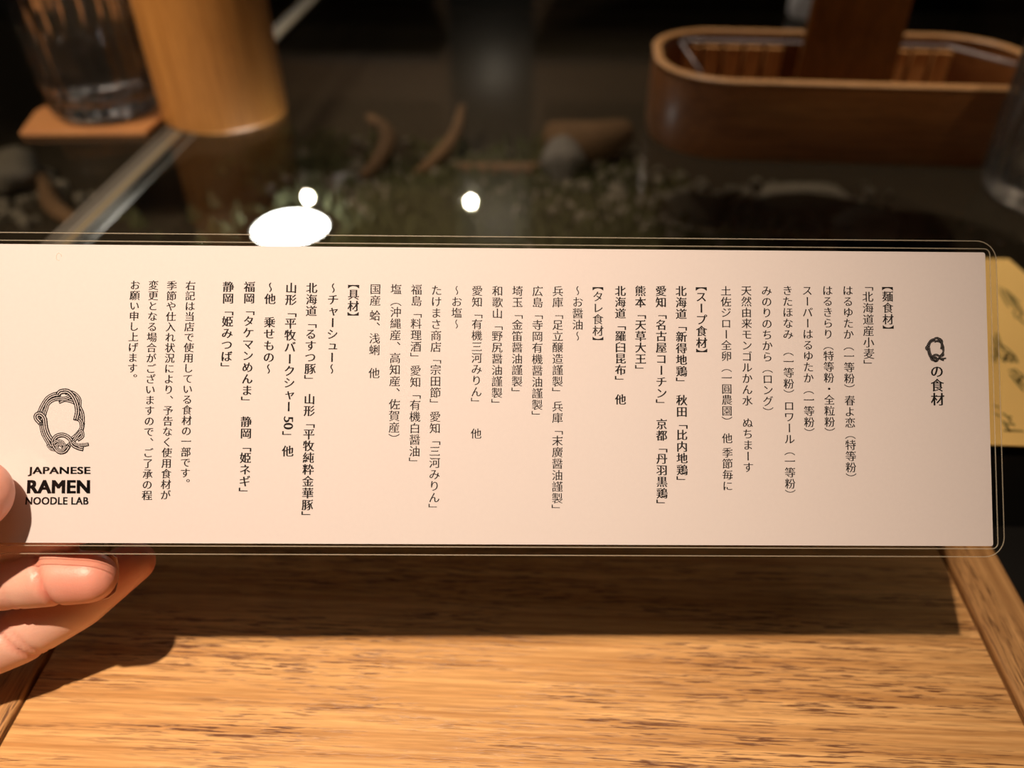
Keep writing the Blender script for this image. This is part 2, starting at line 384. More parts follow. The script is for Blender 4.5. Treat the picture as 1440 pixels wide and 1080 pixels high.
def slab(name, outline, z0, z1, m, parent):
    n = len(outline); v = [(x, y, z0) for x, y in outline]+[(x, y, z1) for x, y in outline]
    f = [tuple(range(n))[::-1], tuple(range(n, 2*n))]+[(i, (i+1) % n, n+(i+1) % n, n+i) for i in range(n)]
    return mesh(name, v, f, m, parent, local=True)
paper = slab('paper_sheet', rrect(u0, v0, u1, v1, .0006, 3), -.00015, 0, M_paper, mc)
EDG = .0028
film = slab('laminate_film', rrect(u0-.0028, v0-EDG, u1+.0030, v1+.0031, .0052), -.00030, .00030, M_film, mc)
film['label'] = 'clear laminate film with rounded corners'
def ring(name, out1, out2, z, m, parent, th=.00003):
    n = len(out1); v = [(x, y, z) for x, y in out1]+[(x, y, z) for x, y in out2]
    f = [(i, (i+1) % n, n+(i+1) % n, n+i) for i in range(n)]
    return mesh(name, v, f, m, parent, local=True)
# sealed air line around the paper and polished cut edge
E = tube('sealed_edge', [(x, y, -.00004) for x, y in (lambda R: R+[R[0]])(rrect(u0-.0012, v0-.0007, u1+.0013, v1+.0010, .0016, 6))], .00016, M_seam, mc, 8, local=True)
E2 = tube('cut_edge', [(x, y, -.00004) for x, y in (lambda R: R+[R[0]])(rrect(u0-.0028, v0-EDG, u1+.0030, v1+.0031, .0052, 8))], .00015, M_seam, mc, 8, local=True)

# --- printed text: glyph outlines of the built-in font, given thin horizontals and heavy verticals
_gl = {}
def raw_glyph(ch):
    if ch in _gl: return _gl[ch]
    c = bpy.data.curves.new('g', 'FONT'); c.body = ch; c.resolution_u = 3
    o = bpy.data.objects.new('g', c); COL.objects.link(o)
    me = bpy.data.meshes.new_from_object(o.evaluated_get(bpy.context.evaluated_depsgraph_get()))
    V = [(v.co.x, v.co.y) for v in me.vertices]; P = [tuple(p.vertices) for p in me.polygons]
    bpy.data.objects.remove(o); bpy.data.curves.remove(c); bpy.data.meshes.remove(me)
    _gl[ch] = (V, P); return V, P
def styled(ch, ax, by, serif=True):
    """offset the outline by ax across upright strokes and by across level ones"""
    key = (ch, ax, by)
    if key in _gl: return _gl[key]
    V, P = raw_glyph(ch)
    # merge doubles so that boundary loops are whole
    idx, mp, VV = {}, [], []
    for v in V:
        k = (round(v[0], 4), round(v[1], 4))
        if k not in idx: idx[k] = len(VV); VV.append(v)
        mp.append(idx[k])
    PP = []
    for p in P:
        q = [mp[i] for i in p]; q = [q[i] for i in range(len(q)) if q[i] != q[i-1]]
        if len(q) >= 3: PP.append(q)
    cnt = {}
    for q in PP:
        ar = sum(VV[q[i-1]][0]*VV[q[i]][1]-VV[q[i]][0]*VV[q[i-1]][1] for i in range(len(q)))
        if ar < 0: q.reverse()
        for i in range(len(q)):
            cnt[(q[i-1], q[i])] = cnt.get((q[i-1], q[i]), 0)+1
    nxt, prv = {}, {}
    for (a, b) in cnt:
        if (b, a) not in cnt: nxt[a] = b; prv[b] = a
    W = list(VV)
    def nrm(a, b):
        dx, dy = VV[b][0]-VV[a][0], VV[b][1]-VV[a][1]; l = math.hypot(dx, dy) or 1; return dy/l, -dx/l
    for i in nxt:
        if i not in prv: continue
        n1, n2 = nrm(prv[i], i), nrm(i, nxt[i])
        d1 = ax*n1[0]**2+by*n1[1]**2; d2 = ax*n2[0]**2+by*n2[1]**2
        det = n1[0]*n2[1]-n1[1]*n2[0]
        if abs(det) > .25: mx_, my_ = (d1*n2[1]-d2*n1[1])/det, (n1[0]*d2-n2[0]*d1)/det
        else:
            sx, sy = n1[0]+n2[0], n1[1]+n2[1]; l = math.hypot(sx, sy) or 1; d = (d1+d2)/2; mx_, my_ = sx/l*d, sy/l*d
        W[i] = (VV[i][0]+mx_, VV[i][1]+my_)
    if serif and ord(ch) > 0x4DFF:
        # small wedge at the right end of level strokes
        for a in list(nxt):
            b = nxt[a]; pa, nb = prv.get(a), nxt.get(b)
            if pa is None or nb is None: continue
            A, B, PA, NB = VV[a], VV[b], VV[pa], VV[nb]
            if abs(A[0]-B[0]) < .004 and .03 < B[1]-A[1] < .10 and A[0]-PA[0] > .10 and B[0]-NB[0] > .10 and abs(PA[1]-A[1]) < .02 and abs(NB[1]-B[1]) < .02:
                k = len(W); X, Y = W[b]
                W += [(X+.012, Y), (X-.115, Y-.004), (X-.035, Y+.065)]; PP.append([k, k+2, k+1])
    _gl[key] = (W, PP); return W, PP
VERT = {'「': '﹁', '」': '﹂', '（': '︵', '）': '︶', '【': '︻', '】': '︼'}
SZ = {'「': .5, '（': .5, '【': .5, '」': .5, '）': .5, '】': .5, '_': .5, '　': 1., '|': .1, '5': 1.3, '。': .5}
def column(text, x0, y0, x1, y1, wt, lead=0, trail=0, size=None):
    """cells run from y0 (top of the first full character) to y1 (bottom of the last); lead/trail cells hang outside"""
    a, b = card(x0, y0), card(x1, y1)
    body = [c for c in text]
    tot = sum(SZ.get(c, 1.) for c in body[lead:len(body)-trail])
    p = (a.y-b.y)/tot; em = (size or 1.0)*p*.985; u = (a.x+b.x)/2
    if size: em = size
    v = a.y+p*sum(SZ.get(c, 1.) for c in body[:lead])
    vs, fs = [], []
    ax, by = {'light': (.011, -.005), 'regular': (.014, -.005), 'medium': (.020, -.003), 'bold': (.028, -.001)}[wt]
    for c in body:
        h = SZ.get(c, 1.)*p; mid = v-h/2; v -= h
        if c in '_　|': continue
        rot = 0; flip = 1; dx = dy = 0; g = VERT.get(c, c); adv = 1.
        if c in '「（【': mid = mid+em/2-h/2+.0*em; mid = (v+em/2)-0
        if c in '」）】': mid = (v+h)-em/2
        if c in 'ー〜': rot = -1
        if c in '、。': dx, dy = .60, .56
        if c in 'ャュョッ': dx, dy = .06, .06
        if c == '。': mid = (v+h)-em/2
        parts = [(c, 0)] if c != '5' else [('5', .28), ('0', -.28)]
        for g0, off in parts:
            g = VERT.get(g0, g0)
            if c == '5': W, PP = styled(g, ax, by, False); cxg = .25; cyg = .34; rot = -1; sc_ = 1.15
            else: W, PP = styled(g, ax if not (c in 'ー〜') else max(by, -.012), by if not (c in 'ー〜') else ax, not (c in VERT)); cxg = .5; cyg = .38; sc_ = 1.
            base = len(vs)
            for (gx, gy) in W:
                lx, ly = (gx-cxg+dx)*em*sc_, (gy-cyg+dy)*em*sc_
                if c == '〜': ly = -ly; 
                if rot == -1: lx, ly = ly, -lx
                if c == '〜': lx *= .8; ly *= .9
                vs.append((u+lx, mid+ly+off*em, .00003))
            fs += [[base+i for i in q] for q in PP]
    o = mesh('text_column', vs, fs, M_ink, paper, local=True)
    return o
# (text, x top, y top of first full cell, x bottom, y bottom of last full cell, weight, lead, trail)
COLS = [
 ('【麺食材】', 1248, 408.8, 1249, 457, 'medium', 1, 1),
 ('「北海道産小麦」', 1219.7, 409.2, 1222.5, 505.5, 'regular', 1, 1),
 ('はるゆたか_（一等粉）_春よ恋_（特等粉）', 1191.7, 400.8, 1197, 665, 'regular', 0, 1),
 ('はるきらり_（特等粉・全粒粉）', 1163.3, 400.8, 1167, 601, 'regular', 0, 1),
 ('スーパーはるゆたか_（一等粉）', 1135, 400.8, 1138, 601.3, 'regular', 0, 1),
 ('きたほなみ　（一等粉）_ロワール_（一等粉）', 1107.5, 400.8, 1111, 688, 'regular', 0, 1),
 ('みのりのちから_（ロング）', 1078, 401, 1080, 572, 'regular', 0, 1),
 ('天然由来モンゴルかん水　ぬちまーす', 1049, 401, 1052.5, 665, 'regular', 0, 0),
 ('土佐ジロー全卵_（一圓農園）　他|||季節毎に', 1020, 401.5, 1024, 691, 'regular', 0, 0),
 ('【スープ食材】', 986.3, 409.2, 986.5, 489.9, 'bold', 1, 1),
 ('北海道_「新得地鶏」　秋田_「比内地鶏」', 957, 401.2, 960, 669, 'bold', 0, 1),
 ('愛知_「名古屋コーチン」　||京都_「丹羽黒鶏」', 928.7, 401.2, 931.7, 701.8, 'bold', 0, 1),
 ('熊本_「天草大王」', 900.6, 401.2, 900.8, 512.7, 'bold', 0, 1),
 ('北海道_「羅臼昆布」　|他', 872, 401.2, 873, 569.7, 'bold', 0, 0),
 ('【タレ食材】', 840.7, 409, 841, 473, 'regular', 1, 1),
 ('〜お醤油〜', 812.3, 400.8, 812.5, 480.5, 'light', 0, 0),
 ('兵庫_「足立醸造謹製」_||兵庫_「末廣醤油謹製」', 784, 401.5, 784, 708.7, 'light', 0, 1),
 ('広島_「寺岡有機醤油謹製」', 755.8, 401.5, 755.6, 577.2, 'light', 0, 1),
 ('埼玉_「金笛醤油謹製」', 727.5, 401.3, 727.2, 544.3, 'light', 0, 1),
 ('和歌山_「野尻醤油謹製」', 699.6, 401.2, 698.8, 560.4, 'light', 0, 1),
 ('愛知_「有機三河みりん」　　||他', 671, 401, 669.7, 617.7, 'light', 0, 0),
 ('〜お塩〜', 642.5, 400.5, 642, 463.5, 'light', 0, 0),
 ('たけまさ商店_「宗田節」_|愛知_「三河みりん」', 613.7, 400.3, 610.8, 707.7, 'light', 0, 1),
 ('福島_「料理酒」_|愛知_「有機白醤油」', 585.8, 399.3, 583, 642.7, 'light', 0, 1),
 ('塩_（沖縄産、高知産、佐賀産）', 556.7, 398.6, 554.5, 609.3, 'light', 0, 1),
 ('国産|||蛤、浅蜊　他', 527.6, 398.4, 526.5, 532.7, 'light', 0, 0),
 ('【具材】', 497, 406, 496.8, 438.5, 'bold', 1, 1),
 ('〜チャーシュー〜', 468.3, 397, 467, 527, 'bold', 0, 0),
 ('北海道_「るすつ豚」　|山形_「平牧純粋金華豚」', 438.7, 396.8, 432, 718.3, 'bold', 0, 1),
 ('山形_「平牧バークシャー||5」_||他', 409, 396.6, 405.3, 642.8, 'bold', 0, 0),
 ('〜他　乗せもの〜', 379.7, 395.8, 378.2, 527, 'bold', 0, 0),
 ('福岡_「タケマンめんま」　||静岡_|「姫ネギ」', 350.4, 395.3, 344.7, 685, 'bold', 0, 1),
 ('静岡_「姫みつば」', 320.8, 395.2, 319, 509.3, 'bold', 0, 1),
 ('右記は当店で使用している食材の一部です。', 266.8, 394.3, 261.6, 672.5, 'medium', 0, 1),
 ('季節や仕入れ状況により、予告なく使用食材が', 240.8, 394.2, 233.7, 703.5, 'medium', 0, 0),
 ('変更となる場合がございますので、ご了承の程', 214.5, 393.8, 208, 704, 'medium', 0, 0),
 ('お願い申し上げます。', 188.9, 393.6, 187.4, 525, 'medium', 0, 1),
]
for c in COLS: column(*c)
column('の食材', 1317.3, 512.3, 1318.6, 571.2, 'bold')

# --- latin wordmark under the ring of noodles
def wordline(text, x0, x1, y0, y1, name, boldness, x0b=None):
    c = bpy.data.curves.new('w', 'FONT'); c.body = text; c.resolution_u = 4; c.space_character = 1.06
    o = bpy.data.objects.new('w', c); COL.objects.link(o)
    me = bpy.data.meshes.new_from_object(o.evaluated_get(bpy.context.evaluated_depsgraph_get()))
    V = [(v.co.x, v.co.y) for v in me.vertices]; P = [tuple(p.vertices) for p in me.polygons]
    bpy.data.objects.remove(o); bpy.data.curves.remove(c); bpy.data.meshes.remove(me)
    V0, P0 = V, P; V, P = [], []
    for i, (ox, oy) in enumerate(((0, 0), (boldness, 0), (-boldness, 0), (0, boldness*.6), (0, -boldness*.6), (boldness, boldness*.6), (-boldness, -boldness*.6), (boldness, -boldness*.6), (-boldness, boldness*.6))):
        V += [(x+ox, y+oy) for x, y in V0]; P += [tuple(k+i*len(V0) for k in q) for q in P0]
    a, b = min(v[0] for v in V), max(v[0] for v in V); c0, c1 = min(v[1] for v in V), max(v[1] for v in V)
    vs = []
    for x, y in V:
        s, t = (x-a)/(b-a), (y-c0)/(c1-c0)
        xl = x0+(1-t)*((x0b if x0b is not None else x0)-x0)
        q = card(xl+(x1-xl)*s, y1+(y0-y1)*t); vs.append((q.x, q.y, .00003))
    mesh(name, vs, P, M_ink, paper, local=True)
wordline('JAPANESE', 39.6, 127.4, 656.4, 669.8, 'wordmark', .034, 39)
wordline('RAMEN', 38.6, 126.9, 675, 694, 'wordmark', .046, 37.6)
wordline('NOODLE LAB', 36.3, 124.6, 698.9, 709.8, 'wordmark', .032, 35.6)
# --- the letter Q drawn as a ring of twisted noodles
ROPES = [  # path in logo drawing units (x right, y down), width, strands
 ([(425, 180), (470, 165), (520, 175), (560, 200), (580, 250)], 30, 3),
 ([(300, 320), (285, 270), (305, 215), (345, 155), (395, 128), (440, 125)], 30, 3),
 ([(285, 340), (310, 300), (330, 240), (350, 190), (400, 160), (470, 158), (520, 135)], 28, 3),
 ([(470, 112), (530, 118), (572, 160), (572, 215), (565, 250)], 28, 3),
 ([(572, 215), (592, 260), (598, 320), (590, 380), (560, 430), (530, 455)], 30, 3),
 ([(548, 290), (585, 320), (592, 370), (555, 420), (520, 450)], 28, 3),
 ([(560, 455), (595, 430), (590, 395), (560, 425), (535, 460), (490, 500), (450, 520)], 26, 3),
 ([(420, 130), (440, 108), (490, 105), (528, 140), (552, 190), (562, 250), (548, 315)], 34, 3),
 ([(295, 335), (265, 300), (268, 275), (295, 270), (322, 300), (330, 360), (350, 420), (385, 470)], 34, 3),
 ([(300, 345), (315, 410), (345, 465), (370, 505), (420, 530)], 28, 3),
 ([(345, 490), (370, 520), (410, 528)], 18, 2),
 ([(500, 495), (470, 535), (430, 540), (400, 510), (385, 470), (410, 430), (460, 420), (505, 445), (530, 490), (570, 512), (605, 520)], 30, 3),
 ([(520, 462), (555, 490), (600, 492), (643, 486)], 22, 2),
 ([(455, 500), (430, 485), (412, 500), (425, 528), (455, 530), (470, 505), (450, 470), (410, 465), (385, 485)], 22, 2),
]
def logo(to_card, zb, solid=False):
    bv, bf, lv, lf = [], [], [], []
    def ribbon(V, Fc, pts, wd, z, off=0.):
        n = len(pts); L = []
        for i, p in enumerate(pts):
            d = pts[min(i+1, n-1)]-pts[max(i-1, 0)]; l = math.hypot(d.x, d.y) or 1; nx, ny = -d.y/l, d.x/l
            for s in (-1, 1): L.append((p.x+nx*(off+s*wd/2), p.y+ny*(off+s*wd/2)))
        b0 = len(V)
        for q in L: c = to_card(*q); V.append((c.x, c.y, z))
        for i in range(n-1): Fc.append((b0+2*i, b0+2*i+1, b0+2*i+3, b0+2*i+2))
    for k, (pts, wd, ns) in enumerate(ROPES):
        P = spline([(x, y, 0) for x, y in pts], 8); z = zb+k*.000012
        wd_ = wd*(1.10 if not solid else 1.15); ns = 2 if not solid else 3
        ribbon(bv, bf, P, wd_, z)
        g = wd_/ns*(.31 if not solid else .14)
        for s in range(ns):
            if solid and s != 1: continue
            ribbon(lv, lf, P[1:-1], g, z+.000007, (s-(ns-1)/2)*wd_/ns*.82)
    a = mesh('noodle_ring_logo', bv, bf, M_ink, paper, local=True)
    b = mesh('noodle_ring_strands', lv, lf, M_paper, paper, local=True)
logo(lambda x, y: card(x/5.143, 530+y/5.143), .00003)
logo(lambda x, y: card(1301.5+(x-255)/395*29, 475+(y-98)/447*33), .00003, True)
# small bubble trapped in the laminate
q = card(83, 361); tube('laminate_bubble', [(q.x+.0007*math.cos(t), q.y+.0010*math.sin(t), .0001) for t in [k*.45 for k in range(12)]], .00009, M_seam, mc, 6, local=True)

# ------------------------------------------------------------------ hand
NZ = ez
def hp(px, py, off):                         # a point behind (+) or before (-) the card's plane, metres
    r = ray(px, py); n = NZ; t = ((C0-n*off)-CAM).dot(n)/r.dot(n); return CAM+r*t
def capsule_chain(bm, pts, rad, flat=1.0, nrm=None):
    for k in range(len(pts)-1):
        a, b, ra, rb = pts[k], pts[k+1], rad[k], rad[k+1]
        d = (b-a); L = d.length; d.normalize(); s = d.cross(nrm or NZ).normalized(); u = s.cross(d)
        rings = []
        prof = [(-ra*math.cos(t), ra*math.sin(t)) for t in [i*math.pi/2/6 for i in range(1, 7)]]
        prof += [(L*j/4, ra+(rb-ra)*j/4) for j in (1, 2, 3)]
        prof += [(L+rb*math.sin(t), rb*math.cos(t)) for t in [i*math.pi/2/6 for i in range(0, 6)]]
        vr = []
        for (h, r) in prof:
            vr.append([bm.verts.new(a+d*h+(s*math.cos(q)*r+u*math.sin(q)*r*flat)) for q in [2*math.pi*i/20 for i in range(20)]])
        for m_ in range(len(vr)-1):
            for i in range(20): bm.faces.new((vr[m_][i], vr[m_][(i+1) % 20], vr[m_+1][(i+1) % 20], vr[m_+1][i]))
        p0 = bm.verts.new(a-d*ra); p1 = bm.verts.new(b+d*rb)
        for i in range(20):
            bm.faces.new((p0, vr[0][(i+1) % 20], vr[0][i])); bm.faces.new((p1, vr[-1][i], vr[-1][(i+1) % 20]))
FING = {
 'index':  ([(138, 726), (55, 736), (-85, 768), (-300, 850)], [.0068, .0078, .0084, .0100], [.0088, .0090, .0100, .0100]),
 'middle': ([(127, 812), (88, 812), (-10, 822), (-110, 850), (-310, 930)], [.0070, .0076, .0073, .0084, .0102], [.0108, .0106, .0115, .0130, .0130]),
 'ring':   ([(188, 790), (110, 845), (25, 893), (-110, 945), (-320, 955)], [.0062, .0082, .0086, .0090, .0100], [.0265, .0250, .0240, .0200, .0140]),
 'pinky':  ([(-95, 1000), (-160, 1000), (-230, 995), (-350, 985)], [.0056, .0064, .0070, .0088], [.0200, .0200, .0170, .0060]),
 'thumb':  ([(-42, 696), (-112, 744), (-235, 805), (-420, 900)], [.0096, .0102, .0110, .0150], [-.0100, -.0112, -.0130, -.006]),
}
bm = bmesh.new(); FP = {}
for k, (P, R, O) in FING.items():
    if k in ('middle', 'ring', 'index'):
        pts = [hp(x, y, o) for (x, y), o in zip(P, O)]
    else: pts = [hp(x, y, o) for (x, y), o in zip(P, O)]
    FP[k] = (pts, R); capsule_chain(bm, pts, R)
wrist = hp(-640, 940, -.012)
for (x, y, o) in ((-300, 850, .010), (-310, 930, .013), (-320, 955, .014), (-350, 985, .006), (-420, 900, -.004)):
    capsule_chain(bm, [hp(x, y, o), wrist], [.012, .017])
arm_end = wrist+Vector((-.06, -.17, .02))
capsule_chain(bm, [wrist, wrist.lerp(arm_end, .45), arm_end], [.021, .026, .034], .8)
me = bpy.data.meshes.new('hand'); bm.to_mesh(me); bm.free()
tmp = bpy.data.objects.new('tmp_hand', me); COL.objects.link(tmp)
rm = tmp.modifiers.new('r', 'REMESH'); rm.mode = 'VOXEL'; rm.voxel_size = .0011
sm = tmp.modifiers.new('s', 'SMOOTH'); sm.factor = .5; sm.iterations = 7
hm = bpy.data.meshes.new_from_object(tmp.evaluated_get(bpy.context.evaluated_depsgraph_get()))
bpy.data.objects.remove(tmp)
hm.name = 'hand'; hand = bpy.data.objects.new('hand', hm); COL.objects.link(hand)
tag(hand, 'left hand pinching the menu card, thumb in front and curled fingers behind', 'hand')
hm.materials.clear(); hm.materials.append(M_skin)
# creases across the pads, plumper pads and flushed tips
fl = hm.attributes.new('flush', 'FLOAT', 'POINT')
def closest(pts, co):
    best = (9, 0, 0)
    for k in range(len(pts)-1):
        a, b = pts[k], pts[k+1]; d = b-a; t = max(0, min(1, (co-a).dot(d)/d.length_squared)); dd = (co-(a+d*t)).length
        if dd < best[0]: best = (dd, k, t)
    return best
CREASE = {'middle': [(hp(78, 812, .0108), (hp(127, 812, .0108)-hp(60, 822, .0108)), .0012, .0008),
                     (hp(12, 822, .011), (hp(70, 812, .011)-hp(0, 822, .011)), .0005, .0007),
                     (hp(24, 821, .011), (hp(70, 812, .011)-hp(0, 822, .011)), .0004, .0006)],
          'ring': [(hp(33, 888, .024), (hp(110, 840, .024)-hp(10, 900, .024)), .0008, .0008),
                   (hp(44, 882, .024), (hp(110, 840, .024)-hp(10, 900, .024)), .0005, .0007)], }
hm.update()
norms = [v.normal.copy() for v in hm.vertices]
for v in hm.vertices:
    co = v.co.copy(); dd = {k: closest(FP[k][0], co)[0] for k in ('index', 'middle', 'ring', 'thumb')}
    k = min(dd, key=dd.get); d = dd[k]
    if d < .014:
        tip = FP[k][0][0]; r = (co-tip).length
        fl.data[v.index].value = max(0, min(1, 1.25-r/.013))*.75
    for kk in ('middle', 'ring'):
        if dd[kk] < .0112 and kk == k:
            for (c, n, dpt, wd) in CREASE[kk]:                       # skin folds, a little redder at the bottom
                s = (co-c).dot(n.normalized())
                side = (co-c)-n.normalized()*s
                s2 = s+.22*side.dot(UP)+14*side.dot(UP)**2
                v.co -= norms[v.index]*dpt*math.exp(-(s2/wd)**2)
                fl.data[v.index].value = min(1, fl.data[v.index].value+dpt*550*math.exp(-(s2/(wd*1.2))**2))
for p in hm.polygons: p.use_smooth = True
def nail(tip, dirv, out, wd, ln, name='fingernail'):
    """curved nail plate seated on the back of a finger tip"""
    d = dirv.normalized(); o_ = (out-d*out.dot(d)).normalized(); s = d.cross(o_); V, Fc = [], []
    nu, nv = 9, 9
    for th in (0, .0004):
        for j in range(nv):
            for i in range(nu):
                a = (i/(nu-1)-.5)*2; b = j/(nv-1)
                rr = wd*.5/math.sin(.95)+th
                ang = a*.95*(1 if b < .75 else math.sqrt(max(0, 1-((b-.75)/.25)**2*.55)))
                V.append(tip+s*rr*math.sin(ang)+o_*(rr*math.cos(ang)-wd*.06-(.0006*b*b*3))+d*(b-.5)*ln*1.0)
    n = nu*nv
    for j in range(nv-1):
        for i in range(nu-1):
            a = j*nu+i; Fc.append((a, a+1, a+nu+1, a+nu)); Fc.append((n+a, n+a+nu, n+a+nu+1, n+a+1))
    for j in range(nv-1):
        for i in (0, nu-1): a = j*nu+i; Fc.append((a, a+nu, n+a+nu, n+a))
    for i in range(nu-1):
        for j in (0, nv-1): a = j*nu+i; Fc.append((a, a+1, n+a+1, n+a))
    return mesh(name, V, Fc, M_nail, hand, smooth=True)
for k, out, wd, ln, sh in (('middle', -NZ, .0128, .0115, .0035), ('index', -NZ, .012, .011, .0035), ('ring', -NZ, .011, .010, .003), ('pinky', -NZ, .010, .009, .003), ('thumb', NZ+UP*.5, .0175, .0150, .003)):
    pts, R = FP[k]; d = (pts[0]-pts[1]).normalized()
    nail(pts[0]+d*(sh-(.0042 if k != 'ring' else .0065)), d, out, wd, ln)
# sleeve at the forearm
sl = tube('sleeve', [wrist.lerp(arm_end, .55), wrist.lerp(arm_end, .8), arm_end+(arm_end-wrist)*.5], [.036, .038, .042], M_sleeve, None, 24)
sl.parent = hand

# ------------------------------------------------------------------ wooden cup
cc = (-.2215, .5285, GT)
k = lathe('wooden_cup', [(.0395, 0), (.0412, .0012), (.0418, .003), (.0416, .045), (.0411, .084), (.0408, .0855), (.0402, .086), (.0366, .086), (.0358, .085), (.0350, .008), (0, .007)], cc, M_cup, None, 72)
tag(k, 'plain turned light brown wooden cup standing beside the water glass', 'cup')

# ------------------------------------------------------------------ tumblers
def tumbler(name, c, r, h, label, water=True, gm=None):
    t = empty(name, c, label, 'glass')
    def ribs(th, rr, z): return rr*(1+.018*math.cos(th*22)) if rr > .02 and z > .008 else rr
    prof = [(0, 0), (r*.72, 0), (r*.86, .0010), (r*.93, .004), (r*.965, .009), (r*1.0, .03), (r*1.10, h), (r*1.09, h+.001), (r*1.055, h)]
    prof += [(r*.945, .03), (r*.88, .016), (r*.80, .0125), (0, .0115)]
    lathe('glass_body', prof, c, gm or M_glass, t, 132, ribs)
    if water:
        lathe('water', [(0, .0117), (r*.79, .0127), (r*.87, .0162), (r*.935, .03), (r*1.0, h*.72), (r*.99, h*.72), (0, h*.719)], c, M_water, t, 64)
    return t
co_ = empty('wooden_coaster', (-.306, .531, GT), 'thin brown square wooden coaster under the water glass', 'coaster')
def prism(name, pts, z0, z1, m, parent, bev=0):
    n = len(pts); v = [(x, y, z0) for x, y in pts]+[(x, y, z1) for x, y in pts]
    f = [tuple(range(n))[::-1], tuple(range(n, 2*n))]+[(i, (i+1) % n, n+(i+1) % n, n+i) for i in range(n)]
    o = mesh(name, v, f, m, parent)
    if bev: bevel(o, bev, 2)
    return o
a0 = at(27, 187, GT+.003); a1 = at(205, 186, GT+.003); a2 = at(236, 158, GT+.003)
prism('coaster_board', [(a0.x, a0.y), (a1.x, a1.y), (a2.x, a2.y), (-.262, .585), (-.335, .590), (-.352, .52)], GT+.0003, GT+.0035, M_coaster, co_, .0008)
tumbler('water_glass', (-.3005, .522, GT+.0036), .0375, .118, 'ribbed clear glass of water on the wooden coaster at left')
tumbler('ribbed_glass', (.2845, .412, GT+.0003), .0385, .118, 'ribbed clear glass at the right edge in front of the wooden box', False, M_glass2)
# condensation drops by the right glass
for px, py, r, lb in ((1396, 318, .0011, 'topmost of three water drops in a column left of the ribbed glass'), (1394, 329, .0015, 'middle and brightest of three water drops in a column beside the ribbed glass'),
        (1391, 339, .0012, 'lowest of three water drops in a column above the card corner'), (1405, 342, .0020, 'widest water drop just above the yellow card'), (1437, 344, .0016, 'water drop at the right edge of the photo above the yellow card'),
        (1364, 320, .0013, 'upper of two faint water drops left of the bright column'), (1362, 326, .0012, 'lower of two faint water drops left of the bright column'), (1424, 330, .0012, 'faint water drop right under the base of the ribbed glass')):
    p = at(px, py, GT)
    d = lathe('water_drop', [(r, 0), (r*.95, r*.25), (r*.7, r*.5), (r*.35, r*.65), (0, r*.7)], (p.x, p.y, GT+.0003), M_water, None, 16)
    tag(d, lb, 'water drop', 'water drops beside the ribbed glass')

# ------------------------------------------------------------------ oval bentwood box
BC = Vector((.1875, .513, GT+.0004)); RZ = math.radians(-2.6)
bx = empty('bentwood_box', BC, 'long oval brown bentwood box with open top holding dark boards', 'box')
def stadium(hx, hy, r, n=12):
    return rrect(-hx, -hy, hx, hy, r, n)
Rm = Matrix.Rotation(RZ, 3, 'Z')
def stad_wall(name, hx, hy, r, th, z0, z1, m, parent, zb=None):
    o1 = stadium(hx, hy, r); o2 = stadium(hx-th, hy-th, r-th); n = len(o1); v = []
    for (o_, z) in ((o1, z0), (o1, z1), (o2, z1), (o2, z0)):
        v += [BC+Rm @ Vector((x, y, z)) for x, y in o_]
    f = []
    for a in range(4):
        b = (a+1) % 4
        for i in range(n): j = (i+1) % n; f.append((a*n+i, a*n+j, b*n+j, b*n+i))
    return mesh(name, v, f, m, parent)
H = .0465
def setsmooth(o):
    for p in o.data.polygons: p.use_smooth = True
    mdf = o.modifiers.new('b', 'BEVEL'); mdf.width = .0012; mdf.segments = 2; mdf.limit_method = 'ANGLE'
    return o
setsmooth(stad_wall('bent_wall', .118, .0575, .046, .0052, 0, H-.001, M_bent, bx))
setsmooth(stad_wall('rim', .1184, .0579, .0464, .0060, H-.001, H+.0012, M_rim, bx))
o1 = stadium(.113, .0525, .041); n = len(o1)
mesh('bottom_board', [BC+Rm @ Vector((x, y, z)) for z in (.001, .004) for x, y in o1], [tuple(range(n))[::-1], tuple(range(n, 2*n))]+[(i, (i+1) % n, n+(i+1) % n, n+i) for i in range(n)], M_bent, bx)
def bp(x, y, z): return BC+Rm @ Vector((x, y, z))
# upright slats standing along the inner back wall
xs = -.094
while xs < .088:
    wd = .0115
    if not (-.026 < xs < .030):
        v = [bp(xs+a, b, c_) for c_ in (.004, .0385) for a, b in ((0, .0455), (wd, .0455), (wd, .0500), (0, .0500))]
        s = mesh('slat', v, [(0, 3, 2, 1), (4, 5, 6, 7), (0, 1, 5, 4), (1, 2, 6, 5), (2, 3, 7, 6), (3, 0, 4, 7)], M_slat, bx); bevel(s, .0008, 2)
    xs += .0140
# clear liner with its bright lip
ln = []
for a, b, c_ in ((-.098, .044, .0425), (-.080, .044, .0425), (.0, .044, .0425), (.080, .044, .0425), (.108, .006, .0425)): ln.append(bp(a, b, c_))
lipm = plain('acrylic_lip', (.42, .38, .38), .2, spec=.8, noise=.2)
tube('liner_lip', ln[:4], .0013, lipm, bx, 8)
tube('liner_lip', [ln[3], ln[4]], .0013, lipm, bx, 8)
tube('liner_lip', [ln[0], bp(-.084, .012, .030)], .0010, lipm, bx, 8)
# tall dark board standing inside the box
bd = empty('wooden_board', bp(.005, .02, .005), 'tall dark glossy wooden board standing upright inside the oval box', 'board')
q = []
for (px, py) in ((1127, 118), (1277, 122), (1290, -60), (1160, -60)):
    pass
